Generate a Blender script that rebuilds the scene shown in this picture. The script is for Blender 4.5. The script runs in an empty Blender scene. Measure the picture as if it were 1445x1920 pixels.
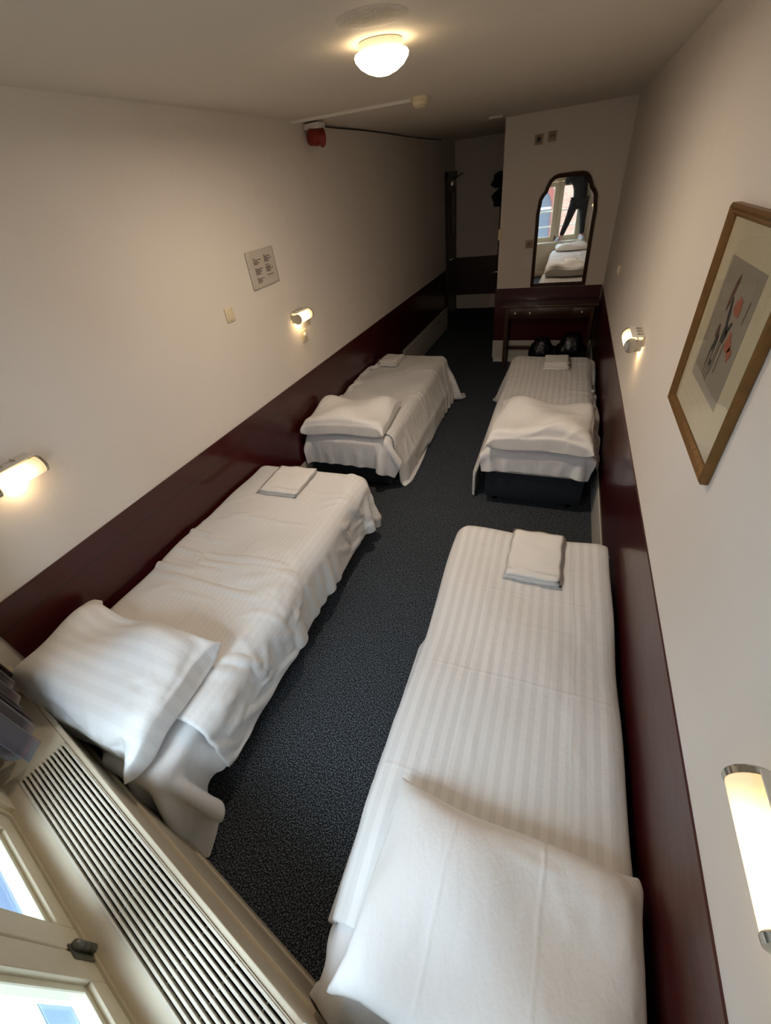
import bpy, bmesh, math, random
import numpy as np
from mathutils import Vector, Matrix
random.seed(4)
S = bpy.context.scene
COL = S.collection
# ------------------------------------------------------------------ camera, world, light, exposure
M3 = [[0.9349532, -0.13316, 0.32883268], [0.33897793, 0.6087767, -0.71727602], [-0.1046732, 0.78208653, 0.61431602]]
CAMP = Vector((0, 0, 2.3))
cd = bpy.data.cameras.new('camera'); cam = bpy.data.objects.new('camera', cd); COL.objects.link(cam)
cd.sensor_fit = 'VERTICAL'; cd.sensor_height = 36; cd.lens = 36 * 777.6286 / 1920; cd.clip_start = .01; cd.clip_end = 100
cam.matrix_world = Matrix.Translation(CAMP) @ Matrix(M3).to_4x4()
S.camera = cam
S.view_settings.view_transform = 'Standard'; S.view_settings.look = 'None'; S.view_settings.gamma = 1
S.view_settings.use_curve_mapping = False
S.view_settings.exposure = 0.16
WORLD_STRENGTH = 7.5; SUN_STRENGTH = 1.2; SKY_PATCH = 175
CEILING_LAMP = 9.0; CEILING_DOWN = 18; READING_GLOW = 4.0; READING_BULB = .45
w = bpy.data.worlds.new('daylight'); S.world = w; w.use_nodes = True
w.node_tree.nodes['Background'].inputs[0].default_value = (.64, .82, 1.0, 1)
w.node_tree.nodes['Background'].inputs[1].default_value = WORLD_STRENGTH
sd = bpy.data.lights.new('sun', 'SUN'); sd.energy = SUN_STRENGTH; sd.angle = .02; sd.color = (1, .9, .74)
so = bpy.data.objects.new('sun', sd); COL.objects.link(so); so.location = (0, 6, 12)
so.rotation_euler = Vector((.35, -.75, -.75)).to_track_quat('-Z', 'Y').to_euler()
PHI = .244; TX, TY = math.cos(PHI), -math.sin(PHI); NX, NY = math.sin(PHI), math.cos(PHI)
def W(s, d, z): return Vector((s * TX + d * NX, s * TY + d * NY, z))       # along and across the skewed window wall
ad = bpy.data.lights.new('sky_light', 'AREA'); ad.shape = 'RECTANGLE'; ad.size = 3.2; ad.size_y = 1.8; ad.energy = SKY_PATCH; ad.color = (.70, .86, 1.0)
ao = bpy.data.objects.new('sky_light', ad); COL.objects.link(ao); ao.location = W(-.6, -1.9, 3.7)
ao.rotation_euler = Vector((NX * .75, NY * .75, -.65)).to_track_quat('-Z', 'Z').to_euler()

# ------------------------------------------------------------------ materials
def lin(c):
    c = c / 255.
    return c / 12.92 if c <= .04045 else ((c + .055) / 1.055) ** 2.4
def rgb(r, g, b): return (lin(r), lin(g), lin(b), 1)
class NT:
    def __init__(s, name):
        s.m = bpy.data.materials.new(name); s.m.use_nodes = True; s.t = s.m.node_tree
        s.b = s.t.nodes['Principled BSDF']
    def n(s, typ, **k):
        x = s.t.nodes.new(typ)
        for a, v in k.items():
            if a.startswith('i_'): x.inputs[a[2:].replace('_', ' ')].default_value = v
            else: setattr(x, a, v)
        return x
    def l(s, a, b): s.t.links.new(a, b)
    def math(s, op, a, b=None, c=None):
        x = s.n('ShaderNodeMath', operation=op)
        for i, v in enumerate((a, b, c)):
            if v is None: continue
            if isinstance(v, (int, float)): x.inputs[i].default_value = v
            else: s.l(v, x.inputs[i])
        return x.outputs[0]
    def mixc(s, f, a, b):
        x = s.n('ShaderNodeMix', data_type='RGBA')
        for i, v in ((0, f), (6, a), (7, b)):
            if isinstance(v, (int, float, tuple)): x.inputs[i].default_value = v
            else: s.l(v, x.inputs[i])
        return x.outputs[2]
    def noise(s, scale, detail=3, vec=None, rough=.5):
        x = s.n('ShaderNodeTexNoise'); x.inputs['Scale'].default_value = scale; x.inputs['Detail'].default_value = detail
        x.inputs['Roughness'].default_value = rough
        if vec is not None: s.l(vec, x.inputs['Vector'])
        return x.outputs['Fac']
    def pos(s): return s.n('ShaderNodeNewGeometry').outputs['Position']
    def mapv(s, v, scale=(1, 1, 1), loc=(0, 0, 0), rot=(0, 0, 0)):
        x = s.n('ShaderNodeMapping'); s.l(v, x.inputs[0]); x.inputs['Scale'].default_value = scale
        x.inputs['Location'].default_value = loc; x.inputs['Rotation'].default_value = rot
        return x.outputs[0]
    def bump(s, h, dist, strength=1, prev=None):
        x = s.n('ShaderNodeBump'); x.inputs['Strength'].default_value = strength; x.inputs['Distance'].default_value = dist
        s.l(h, x.inputs['Height'])
        if prev is not None: s.l(prev, x.inputs['Normal'])
        return x.outputs[0]
def plain(name, col, rough=.5, metal=0, vary=.06, scale=25, bump=0, coat=0):
    t = NT(name); t.b.inputs['Roughness'].default_value = rough; t.b.inputs['Metallic'].default_value = metal
    if coat: t.b.inputs['Coat Weight'].default_value = coat; t.b.inputs['Coat Roughness'].default_value = .1
    f = t.noise(scale, 4, t.pos())
    a = tuple(min(1, c * (1 + vary)) for c in col[:3]) + (1,); b = tuple(c * (1 - vary) for c in col[:3]) + (1,)
    t.l(t.mixc(f, b, a), t.b.inputs['Base Color'])
    if bump: t.l(t.bump(f, bump), t.b.inputs['Normal'])
    return t.m
def plaster(name, col, patch=False):
    t = NT(name); p = t.pos(); t.b.inputs['Roughness'].default_value = .75
    f = t.noise(1.6, 3, p); g = t.noise(60, 4, p)
    d = tuple(c * .94 for c in col[:3]) + (1,)
    t.l(t.mixc(f, d, col), t.b.inputs['Base Color'])
    nrm = t.bump(g, .0012, .6); nrm = t.bump(t.noise(5, 2, p), .012, .5, nrm)
    if patch:                                                        # flaking plaster by the ceiling lamp
        x = t.n('ShaderNodeVectorMath', operation='DISTANCE'); t.l(p, x.inputs[0]); x.inputs[1].default_value = (-.757, 2.09, 2.77)
        m = t.n('ShaderNodeMapRange'); t.l(x.outputs['Value'], m.inputs[0]); m.inputs[1].default_value = .05; m.inputs[2].default_value = .13
        m.inputs[3].default_value = 1; m.inputs[4].default_value = 0
        nrm = t.bump(t.math('MULTIPLY', t.noise(38, 5, p, .7), m.outputs[0]), .05, 1, nrm)
    t.l(nrm, t.b.inputs['Normal'])
    return t.m
def fabric(name, col, stripe=0, axis=0, creases=(), contrast=.9, fine=.0012, rough=.62):
    t = NT(name); uv = t.n('ShaderNodeUVMap').outputs[0]; sp = t.n('ShaderNodeSeparateXYZ'); t.l(uv, sp.inputs[0])
    t.b.inputs['Roughness'].default_value = rough; t.b.inputs['Sheen Weight'].default_value = .15
    t.b.inputs['Specular IOR Level'].default_value = .3
    c = col; h = t.noise(4.5, 5, t.mapv(uv, (1.4, .8, 1)), .6)
    c = t.mixc(t.noise(2.2, 2, uv), tuple(k * .95 for k in col[:3]) + (1,), col)
    if stripe:
        u = t.math('FRACT', t.math('DIVIDE', sp.outputs[axis], stripe))
        m = t.n('ShaderNodeMapRange'); m.interpolation_type = 'SMOOTHSTEP'
        t.l(t.math('ABSOLUTE', t.math('SUBTRACT', u, .5)), m.inputs[0]); m.inputs[1].default_value = .22; m.inputs[2].default_value = .28
        dk = t.n('ShaderNodeMix', data_type='RGBA', blend_type='MULTIPLY'); dk.inputs[0].default_value = 1
        t.l(c, dk.inputs[6]); dk.inputs[7].default_value = (contrast, contrast, contrast, 1)
        c = t.mixc(m.outputs[0], c, dk.outputs[2])
        r = t.n('ShaderNodeMapRange'); t.l(m.outputs[0], r.inputs[0]); r.inputs[3].default_value = rough - .14; r.inputs[4].default_value = rough + .1
        t.l(r.outputs[0], t.b.inputs['Roughness'])
    nrm = t.bump(h, .03, .38)
    nrm = t.bump(t.noise(26, 4, t.mapv(uv, (1, .5, 1)), .6), fine, .5, nrm)
    wob = t.math('MULTIPLY', t.math('SUBTRACT', t.noise(3, 2, uv), .5), .03)
    for ax, at in creases:                                           # pressed fold lines
        e = t.math('ABSOLUTE', t.math('SUBTRACT', t.math('ADD', sp.outputs[ax], wob), at))
        m = t.n('ShaderNodeMapRange'); m.interpolation_type = 'SMOOTHSTEP'; t.l(e, m.inputs[0]); m.inputs[1].default_value = 0; m.inputs[2].default_value = .012
        m.inputs[3].default_value = 1; m.inputs[4].default_value = 0
        nrm = t.bump(m.outputs[0], .0022, .6, nrm)
    t.l(nrm, t.b.inputs['Normal']); t.l(c, t.b.inputs['Base Color'])
    return t.m
def emit(name, col, strength, grad=None):
    t = NT(name); t.b.inputs['Base Color'].default_value = (.8, .75, .65, 1); t.b.inputs['Roughness'].default_value = .35
    t.b.inputs['Emission Color'].default_value = col; t.b.inputs['Emission Strength'].default_value = strength
    if grad:                                                         # frosted glass: hot where the bulb sits
        x = t.n('ShaderNodeVectorMath', operation='DISTANCE'); t.l(t.pos(), x.inputs[0]); x.inputs[1].default_value = grad
        m = t.n('ShaderNodeMapRange'); m.interpolation_type = 'SMOOTHSTEP'; t.l(x.outputs['Value'], m.inputs[0])
        m.inputs[1].default_value = .035; m.inputs[2].default_value = .115; m.inputs[3].default_value = strength; m.inputs[4].default_value = strength * .17
        t.l(m.outputs[0], t.b.inputs['Emission Strength'])
    return t.m
WALL = plaster('wall_paint', rgb(230, 222, 212)); CEIL = plaster('ceiling_paint', rgb(220, 211, 198), True)
t = NT('carpet'); p = t.pos(); t.b.inputs['Roughness'].default_value = 1; t.b.inputs['Specular IOR Level'].default_value = .1
nf = t.noise(170, 2, p); r = t.n('ShaderNodeValToRGB'); t.l(nf, r.inputs[0]); r.color_ramp.elements[0].position = .47; r.color_ramp.elements[1].position = .66
r.color_ramp.elements[0].color = rgb(26, 28, 31); r.color_ramp.elements[1].color = rgb(128, 136, 144)
f2 = t.noise(3, 2, p); dk = t.n('ShaderNodeMix', data_type='RGBA', blend_type='MULTIPLY'); t.l(t.math('MULTIPLY', f2, .5), dk.inputs[0]); t.l(r.outputs[0], dk.inputs[6]); dk.inputs[7].default_value = (.7, .7, .7, 1)
t.l(dk.outputs[2], t.b.inputs['Base Color']); t.l(t.bump(nf, .006), t.b.inputs['Normal']); CARPET = t.m
def lacquer(name, col, seams=()):
    t = NT(name); p = t.pos(); t.b.inputs['Roughness'].default_value = .3; t.b.inputs['Specular IOR Level'].default_value = .4; t.b.inputs['Coat Weight'].default_value = .35; t.b.inputs['Coat Roughness'].default_value = .06
    c = t.mixc(t.noise(2.5, 4, p), tuple(k * .8 for k in col[:3]) + (1,), col)
    sp = t.n('ShaderNodeSeparateXYZ'); t.l(p, sp.inputs[0]); nrm = t.bump(t.noise(7, 3, t.mapv(p, (1, .3, 1))), .006, .6)
    for z in seams:
        e = t.math('ABSOLUTE', t.math('SUBTRACT', sp.outputs[2], z)); m = t.math('LESS_THAN', e, .003)
        c = t.mixc(m, c, (.008, .003, .003, 1))
    ch = t.noise(45, 3, p); hi = t.math('GREATER_THAN', ch, .79); c = t.mixc(t.math('MULTIPLY', hi, .35), c, rgb(190, 150, 140))
    t.l(c, t.b.inputs['Base Color']); t.l(nrm, t.b.inputs['Normal']); return t.m
MAROON = lacquer('maroon_lacquer', rgb(66, 14, 15), (.87, .62)); CREAM = plain('cream_paint', rgb(205, 196, 170), .45, bump=.0005)
WHITEP = plain('white_gloss_paint', rgb(200, 196, 186), .45); SILL = plain('sill_paint', rgb(196, 184, 160), .5, bump=.0008)
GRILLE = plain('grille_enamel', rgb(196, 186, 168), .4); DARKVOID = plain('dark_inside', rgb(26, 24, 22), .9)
CHROME = plain('chrome', rgb(200, 196, 185), .18, 1); STEEL = plain('aged_steel', rgb(110, 110, 105), .4, 1)
BRASS = plain('brass', rgb(235, 215, 170), .35, .3); GOLD = plain('gilt_wood', rgb(122, 90, 50), .42, .55, .25, 40, .002)
DARKWOOD = plain('dark_wood', rgb(58, 38, 27), .35, 0, .25, 12, .001, .4); MAHOG = plain('mahogany', rgb(70, 46, 30), .3, 0, .25, 14, .0008, .5)
BASEFAB = plain('dark_base_cloth', rgb(24, 32, 38), .85, 0, .15, 90, .002); BLACKPL = plain('black_plastic', rgb(14, 16, 18), .25, 0, .1, 20, .01)
REDPL = plain('red_plastic', rgb(128, 26, 18), .4); IVORY = plain('ivory_plastic', rgb(226, 212, 178), .4); WHITEPL = plain('white_plastic', rgb(225, 220, 210), .35)
GREYDOOR = plain('grey_door_paint', rgb(98, 100, 90), .5); DARKDOOR = plain('dark_door', rgb(46, 22, 18), .4); COATM = plain('black_wool', rgb(14, 13, 14), .95, 0, .2, 60, .004)
CURT = fabric('curtain_cloth', rgb(98, 90, 98), 0); PAPER = plain('paper', rgb(196, 186, 174), .7); INK = plain('print_ink', rgb(66, 53, 45), .8)
SOCKM = plain('socket_metal', rgb(165, 150, 128), .45, .2); MATB = plain('mat_board', rgb(196, 184, 154), .7); ARTP = plain('art_paper', rgb(146, 136, 118), .7, 0, .05, 4)
JACKET = plain('jacket_cloth', rgb(22, 26, 32), .8); TROUS = plain('trouser_cloth', rgb(34, 36, 42), .85); SKIN = plain('skin', rgb(205, 160, 135), .5); HAIR = plain('hair', rgb(46, 32, 24), .6)
SHOE = plain('shoe_canvas', rgb(170, 175, 185), .7); SOLE = plain('shoe_sole', rgb(235, 235, 235), .6); PHONE = plain('phone_glass', rgb(15, 15, 17), .15)
LEDGESKY = plain('ledge_sky_tint', rgb(100, 124, 156), .3, .2); STREET = plain('street_paving', rgb(120, 118, 112), .8)  # ledge: blue sky reflection painted into its base colour
t = NT('window_glass'); t.t.nodes.remove(t.b); o_ = t.t.nodes['Material Output']; tr = t.n('ShaderNodeBsdfTransparent'); gl = t.n('ShaderNodeBsdfGlossy'); gl.inputs['Roughness'].default_value = .02
fr = t.n('ShaderNodeLayerWeight'); mx = t.n('ShaderNodeMixShader'); t.l(t.math('ADD', t.math('MULTIPLY', t.math('POWER', fr.outputs['Facing'], 4), .7), .045), mx.inputs[0]); t.l(tr.outputs[0], mx.inputs[1]); t.l(gl.outputs[0], mx.inputs[2]); t.l(mx.outputs[0], o_.inputs[0]); GLASS = t.m
t = NT('mirror_glass'); t.b.inputs['Metallic'].default_value = 1; t.b.inputs['Roughness'].default_value = .015
t.l(t.mixc(t.noise(3, 2, t.pos()), (.84, .86, .84, 1), (.88, .89, .88, 1)), t.b.inputs['Base Color']); MIRROR = t.m
t = NT('brick'); p = t.mapv(t.pos(), (1, 1, 1), rot=(math.pi / 2, 0, 0)); bt = t.n('ShaderNodeTexBrick'); t.l(p, bt.inputs[0]); bt.inputs['Scale'].default_value = 4.2
bt.inputs['Color1'].default_value = rgb(150, 106, 84); bt.inputs['Color2'].default_value = rgb(136, 88, 70); bt.inputs['Mortar'].default_value = rgb(165, 150, 134); t.l(bt.outputs[0], t.b.inputs['Base Color']); t.b.inputs['Roughness'].default_value = .85; BRICK = t.m
REDBRICK = plain('arch_brick', rgb(112, 58, 46), .85, 0, .2, 20); GREYGLASS = plain('dark_pane', rgb(62, 66, 72), .3)

# ------------------------------------------------------------------ mesh helpers
class MB:
    def __init__(s): s.b = bmesh.new()
    def box(s, x0, x1, y0, y1, z0, z1, bev=0, T=None):
        vs = [Vector((x, y, z)) for x in (x0, x1) for y in (y0, y1) for z in (z0, z1)]
        if T: vs = [T(*v) for v in vs]
        v = [s.b.verts.new(q) for q in vs]
        fs = [s.b.faces.new([v[i] for i in f]) for f in ((0, 1, 3, 2), (4, 6, 7, 5), (0, 4, 5, 1), (2, 3, 7, 6), (0, 2, 6, 4), (1, 5, 7, 3))]
        if bev:
            es = list({e for f in fs for e in f.edges})
            bmesh.ops.bevel(s.b, geom=es, offset=bev, segments=2, affect='EDGES', profile=.5)
        return s
    def prism(s, pts, z0, z1, T=None, bev=0):
        f = T or (lambda x, y, z: Vector((x, y, z)))
        a = [s.b.verts.new(f(x, y, z0)) for x, y in pts]; c = [s.b.verts.new(f(x, y, z1)) for x, y in pts]
        n = len(pts); fs = [s.b.faces.new(a[::-1]), s.b.faces.new(c)]
        for i in range(n): fs.append(s.b.faces.new([a[i], a[(i + 1) % n], c[(i + 1) % n], c[i]]))
        if bev: bmesh.ops.bevel(s.b, geom=list(fs[1].edges), offset=bev, segments=2, affect='EDGES', profile=.5)
        return s
    def lathe(s, origin, axis, prof, n=32, sc=(1, 1)):
        q = Vector(axis).normalized().to_track_quat('Z', 'Y').to_matrix(); rings = []
        for h, r in prof:
            rings.append([s.b.verts.new(Vector(origin) + q @ Vector((r * sc[0] * math.cos(2 * math.pi * i / n), r * sc[1] * math.sin(2 * math.pi * i / n), h))) for i in range(n)])
        for a, c in zip(rings, rings[1:]):
            for i in range(n): s.b.faces.new([a[i], a[(i + 1) % n], c[(i + 1) % n], c[i]])
        s.b.faces.new(rings[0][::-1]); s.b.faces.new(rings[-1]); return s
    def tube(s, pts, r, n=8):
        pts = [Vector(p) for p in pts]; rings = []
        for i, p in enumerate(pts):
            d = (pts[min(i + 1, len(pts) - 1)] - pts[max(i - 1, 0)]).normalized(); q = d.to_track_quat('Z', 'Y').to_matrix()
            rr = r[i] if isinstance(r, (list, tuple)) else r
            rings.append([s.b.verts.new(p + q @ Vector((rr * math.cos(2 * math.pi * k / n), rr * math.sin(2 * math.pi * k / n), 0))) for k in range(n)])
        for a, c in zip(rings, rings[1:]):
            for i in range(n): s.b.faces.new([a[i], a[(i + 1) % n], c[(i + 1) % n], c[i]])
        s.b.faces.new(rings[0][::-1]); s.b.faces.new(rings[-1]); return s
    def poly(s, pts): s.b.faces.new([s.b.verts.new(p) for p in pts]); return s
    def build(s, name, mat, parent=None, smooth=False):
        bmesh.ops.recalc_face_normals(s.b, faces=s.b.faces)
        me = bpy.data.meshes.new(name); s.b.to_mesh(me); s.b.free(); me.materials.append(mat)
        o = bpy.data.objects.new(name, me); COL.objects.link(o)
        if smooth:
            for q in me.polygons: q.use_smooth = True
            if smooth != 'all':
                me.set_sharp_from_angle(angle=math.radians(38))
        if parent is None:                                           # top-level mesh: origin at the middle of its foot
            co = [v.co for v in me.vertices]
            c = Vector(((min(v.x for v in co) + max(v.x for v in co)) / 2, (min(v.y for v in co) + max(v.y for v in co)) / 2, min(v.z for v in co)))
            me.transform(Matrix.Translation(-c)); o.location = c
        else:
            o.parent = parent; o.matrix_parent_inverse = Matrix.Translation(-root_loc(parent))
        return o
def root_loc(o):
    v = Vector((0, 0, 0))
    while o.parent: o = o.parent
    return v + o.location
def part(o, parent):
    o.parent = parent; o.matrix_parent_inverse = Matrix.Translation(-root_loc(parent)); return o
def sub(mb, name, mat, parent, smooth=False):                        # sub-part: its parent part sits at its thing's origin frame
    o = mb.build(name, mat, parent, smooth); o.matrix_parent_inverse = Matrix.Identity(4); return o
def tag(o, label, cat, group=None, kind=None):
    o['label'] = label; o['category'] = cat
    if group: o['group'] = group
    if kind: o['kind'] = kind
    return o
def thing(name, loc, label, cat, group=None):
    o = bpy.data.objects.new(name, None); COL.objects.link(o); o.location = loc; o.empty_display_size = .1
    return tag(o, label, cat, group)
def struct(mb, name, mat, label, cat, parent=None):
    o = mb.build(name, mat, parent)
    if parent is None: tag(o, label, cat, kind='structure')
    return o

# ------------------------------------------------------------------ the room
HC = 2.77; XR = .475; YN = 6.6; YE = 9.1
def XL(y): return -(2.219 - .0228 * y)
struct(MB().box(-2.6, 1.0, -.75, 9.4, -.15, 0), 'floor', CARPET, 'dark charcoal speckled carpet floor', 'floor')
struct(MB().box(-2.6, 1.0, -.75, 9.4, HC, HC + .2), 'ceiling', CEIL, 'plain plaster ceiling above the four beds', 'ceiling')
struct(MB().prism([(XL(-.75), -.75), (XL(9.4), 9.4), (-2.6, 9.4), (-2.6, -.75)], 0, HC), 'wall_left', WALL, 'long off-white plaster wall on the left', 'wall')
struct(MB().box(XR, .8, -.75, YN + .3, 0, HC), 'wall_right', WALL, 'off-white plaster wall on the right with the framed picture', 'wall')
struct(MB().box(-.87, XR, YN, YN + .12, 0, HC).box(-.87, -.75, YN + .1, YE, 0, HC), 'wall_back', WALL, 'projecting wall with the mirror beside the dark passage', 'wall')
struct(MB().box(-2.4, -.7, YE, YE + .2, 0, HC), 'wall_end', WALL, 'end wall of the dark passage', 'wall')
# lacquered dado panels
struct(MB().prism([(XL(.42), .42), (XL(8.38), 8.38), (XL(8.38) + .009, 8.38), (XL(.42) + .009, .42)], .27, 1.0), 'trim_1', MAROON, 'glossy maroon dado panel along the left wall', 'wainscot')
struct(MB().box(XR - .006, XR, -.27, YN, .27, 1.0), 'trim_2', MAROON, 'glossy maroon dado panel along the right wall', 'wainscot')
struct(MB().box(-.88, XR - .014, YN - .014, YN, .32, 1.012).box(-.884, -.87, YN, YE, .32, 1.012), 'trim_3', MAROON, 'maroon dado panel behind the dressing table', 'wainscot')
struct(MB().box(XL(9) + .03, -.884, YE - .02, YE, .45, 1.09), 'trim_4', DARKDOOR, 'black dado panel on the end wall of the passage', 'wainscot')
struct(MB().prism([(XL(.42), .42), (XL(8.38), 8.38), (XL(8.38) + .012, 8.38), (XL(.42) + .012, .42)], 0, .269).prism([(XL(5.9), 5.9), (XL(8.38), 8.38), (XL(8.38) + .03, 8.38), (XL(5.9) + .03, 5.9)], .09, .385), 'baseboard_left', WHITEP, 'tall pale baseboard under the left dado', 'baseboard')
struct(MB().box(XR - .012, XR, -.27, YN - .02, 0, .27), 'baseboard_right', WHITEP, 'tall pale baseboard under the right dado', 'baseboard')
struct(MB().box(-.885, XR - .02, YN - .016, YN, .07, .32), 'baseboard_back', WHITEP, 'pale baseboard behind the dressing table', 'baseboard')
struct(MB().box(XL(9) + .06, -1.34, YE - .03, YE, .2, .45), 'baseboard_end', WHITEP, 'pale baseboard strip at the end of the passage', 'baseboard')
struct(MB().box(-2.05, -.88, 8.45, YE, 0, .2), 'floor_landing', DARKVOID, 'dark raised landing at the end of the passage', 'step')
# window wall, window and convector box
S0, S1 = -1.5, .31
wm = MB()
def wallx(d, left=True):                                             # where a line parallel to the window wall meets the side walls
    if not left: return (XR, (d - NX * XR) / NY)
    y = .1
    for _ in range(6): x = XL(y); y = (d - NX * x) / NY
    return (x, y)
D0, D1 = -.43, -.72
aL, bL, aR, bR = wallx(D0), wallx(D1), wallx(D0, False), wallx(D1, False)
P = lambda s, d: tuple(W(s, d, 0)[:2])
wm.prism([aL, P(S0, D0), P(S0, D1), bL], 0, HC).prism([P(S1, D0), aR, bR, P(S1, D1)], 0, HC)
wm.prism([P(S0, D0), P(S1, D0), P(S1, D1), P(S0, D1)], 0, .685).prism([P(S0, D0), P(S1, D0), P(S1, D1), P(S0, D1)], 2.66, HC)
struct(wm, 'wall_window', WALL, 'skewed wall with the casement window behind the viewer', 'wall')
win = bpy.data.objects.new('window_1', None); COL.objects.link(win); win.location = W(-.6, -.43, .7); tag(win, 'cream painted casement window above the convector box', 'window', kind='structure')
f = MB(); f.box(S0, S1, -.5, -.42, .70, .735, T=W).box(S0, S1, -.5, -.42, 2.62, 2.66, T=W).box(S0, S0 + .02, -.5, -.42, .735, 2.62, T=W).box(S1 - .02, S1, -.5, -.42, .735, 2.62, T=W).box(S0, S1, -.5, -.41, 1.95, 2.05, T=W, bev=.004)
f.box(-.917, -.867, -.5, -.478, .73, 2.63, T=W).box(-.33, -.28, -.5, -.478, .73, 2.63, T=W)
f.box(S0 - .12, S0, -.43, -.405, .72, 2.7, T=W, bev=.003).box(S1, S1 + .1, -.43, -.405, .72, 2.7, T=W, bev=.003).box(S0 - .12, S1 + .1, -.43, -.405, 2.66, 2.74, T=W)
f.build('window_frame', CREAM, win)
edges = [S0 + .02, -.892, -.305, S1 - .02]
for a, c in zip(edges, edges[1:]):
    for zz0, zz1 in ((.74, 1.945), (2.055, 2.615)):
        f = MB(); g = .003; w_ = .092
        f.box(a + g, a + w_, -.475, -.425, zz0, zz1, T=W, bev=.004).box(c - w_, c - g, -.475, -.425, zz0, zz1, T=W, bev=.004)
        f.box(a + w_, c - w_, -.475, -.425, zz0, zz0 + .075, T=W, bev=.004).box(a + w_, c - w_, -.475, -.425, zz1 - .075, zz1, T=W, bev=.004)
        so_ = f.build('sash', CREAM, win)
        b = MB(); i0, i1, j0, j1 = a + w_ - .004, c - w_ + .004, zz0 + .071, zz1 - .071
        b.box(i0, i0 + .022, -.468, -.438, j0, j1, T=W, bev=.004).box(i1 - .022, i1, -.468, -.438, j0, j1, T=W, bev=.004).box(i0, i1, -.468, -.438, j0, j0 + .022, T=W, bev=.004).box(i0, i1, -.468, -.438, j1 - .022, j1, T=W, bev=.004)
        sub(b, 'glazing_bead', plain('bead_paint', rgb(215, 214, 190), .4), so_)
        sub(MB().poly([W(i0, -.457, j0), W(i1, -.457, j0), W(i1, -.457, j1), W(i0, -.457, j1)]), 'pane', GLASS, so_)
for s_ in (-.892, -.305):
    h = MB(); h.box(s_ - .014, s_ + .030, -.427, -.420, .745, .84, T=W, bev=.001)
    h.lathe(W(s_, -.414, .742), (0, 0, 1), [(0, .004), (.002, .012), (.028, .012), (.0285, .009), (.031, .009), (.0315, .012), (.060, .012), (.0605, .009), (.063, .009), (.0635, .012), (.092, .012), (.098, .004)], 16)
    h.build('hinge', STEEL, win, True)
struct(MB().box(S0 + .005, S1 - .005, -.82, -.560, .688, .706, T=W, bev=.003), 'trim_7', plain('outer_sill_stone', rgb(178, 180, 176), .7), 'pale outer sill stone beyond the sky-tinted ledge', 'sill')
struct(MB().box(S0 + .005, S1 - .005, -.558, -.505, .688, .714, T=W, bev=.004), 'trim_5', LEDGESKY, 'outer ledge under the window, coloured with the blue of reflected sky', 'ledge')
struct(MB().box(-3.4, 2.4, -3.2, -.83, .40, .48, T=W), 'trim_6', STREET, 'pale flat roof terrace outside the window', 'terrace')
fl_, fr_ = wallx(-.182), wallx(-.182, False); bl_, br_ = wallx(-.43), wallx(-.43, False)
box_ = thing('convector_box', W(-.8, -.3, 0), 'long cream convector box with slatted top grille under the window', 'radiator cover')
gl0, gl1, gd0, gd1 = -1.588, .20, -.198, -.366
pm = MB(); ZS = .72
lf = wallx(-.182); 
def strip(m, d0, d1, s0, s1, z0, z1, bev=0):
    wi = lambda d, left=True: (lambda q: (q[0] + (.004 if left else -.004), q[1]))(wallx(d, left))
    a = wi(d0) if s0 is None else P(s0, d0); b_ = wi(d0, False) if s1 is None else P(s1, d0)
    c = wi(d1, False) if s1 is None else P(s1, d1); e = wi(d1) if s0 is None else P(s0, d1)
    m.prism([a, b_, c, e], z0, z1, bev=bev)
strip(pm, -.182, gd0, None, None, ZS - .03, ZS, .003); strip(pm, gd1, -.425, None, None, ZS - .03, ZS + .004)
strip(pm, gd0, gd1, None, gl0, ZS - .03, ZS); strip(pm, gd0, gd1, gl1, None, ZS - .03, ZS)
pm.build('top_board', SILL, box_)
pm = MB(); strip(pm, -.188, -.208, None, None, .0, ZS - .03); strip(pm, -.176, -.19, None, None, .0, .46, .003); strip(pm, -.168, -.19, None, None, .0, .09, .003)
pm.build('front_panel', SILL, box_)
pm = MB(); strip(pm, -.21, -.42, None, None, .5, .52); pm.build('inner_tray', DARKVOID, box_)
gp = gd0 - gd1; NSL = 12; gb = bpy.data.objects.new('tmp', None)
g0 = MB(); g0.box(gl0, gl1, gd1, gd1 + .004, ZS - .02, ZS + .004, T=W).box(gl0, gl1, gd0 - .004, gd0, ZS - .02, ZS + .004, T=W)
x = gl0 + .04
while x < gl1:
    g0.box(x, x + .0028, gd1, gd0, ZS - .022, ZS - .008, T=W); x += .125
g0.build('grille_bracket', GRILLE, box_)
for i in range(NSL):
    d = gd1 + gp * (i + .5) / NSL
    MB().box(gl0 - .004, gl1, d - .0036, d + .0036, ZS - .018, ZS + .007, bev=.0012, T=W).build('grille_slat', GRILLE, box_)

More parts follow.
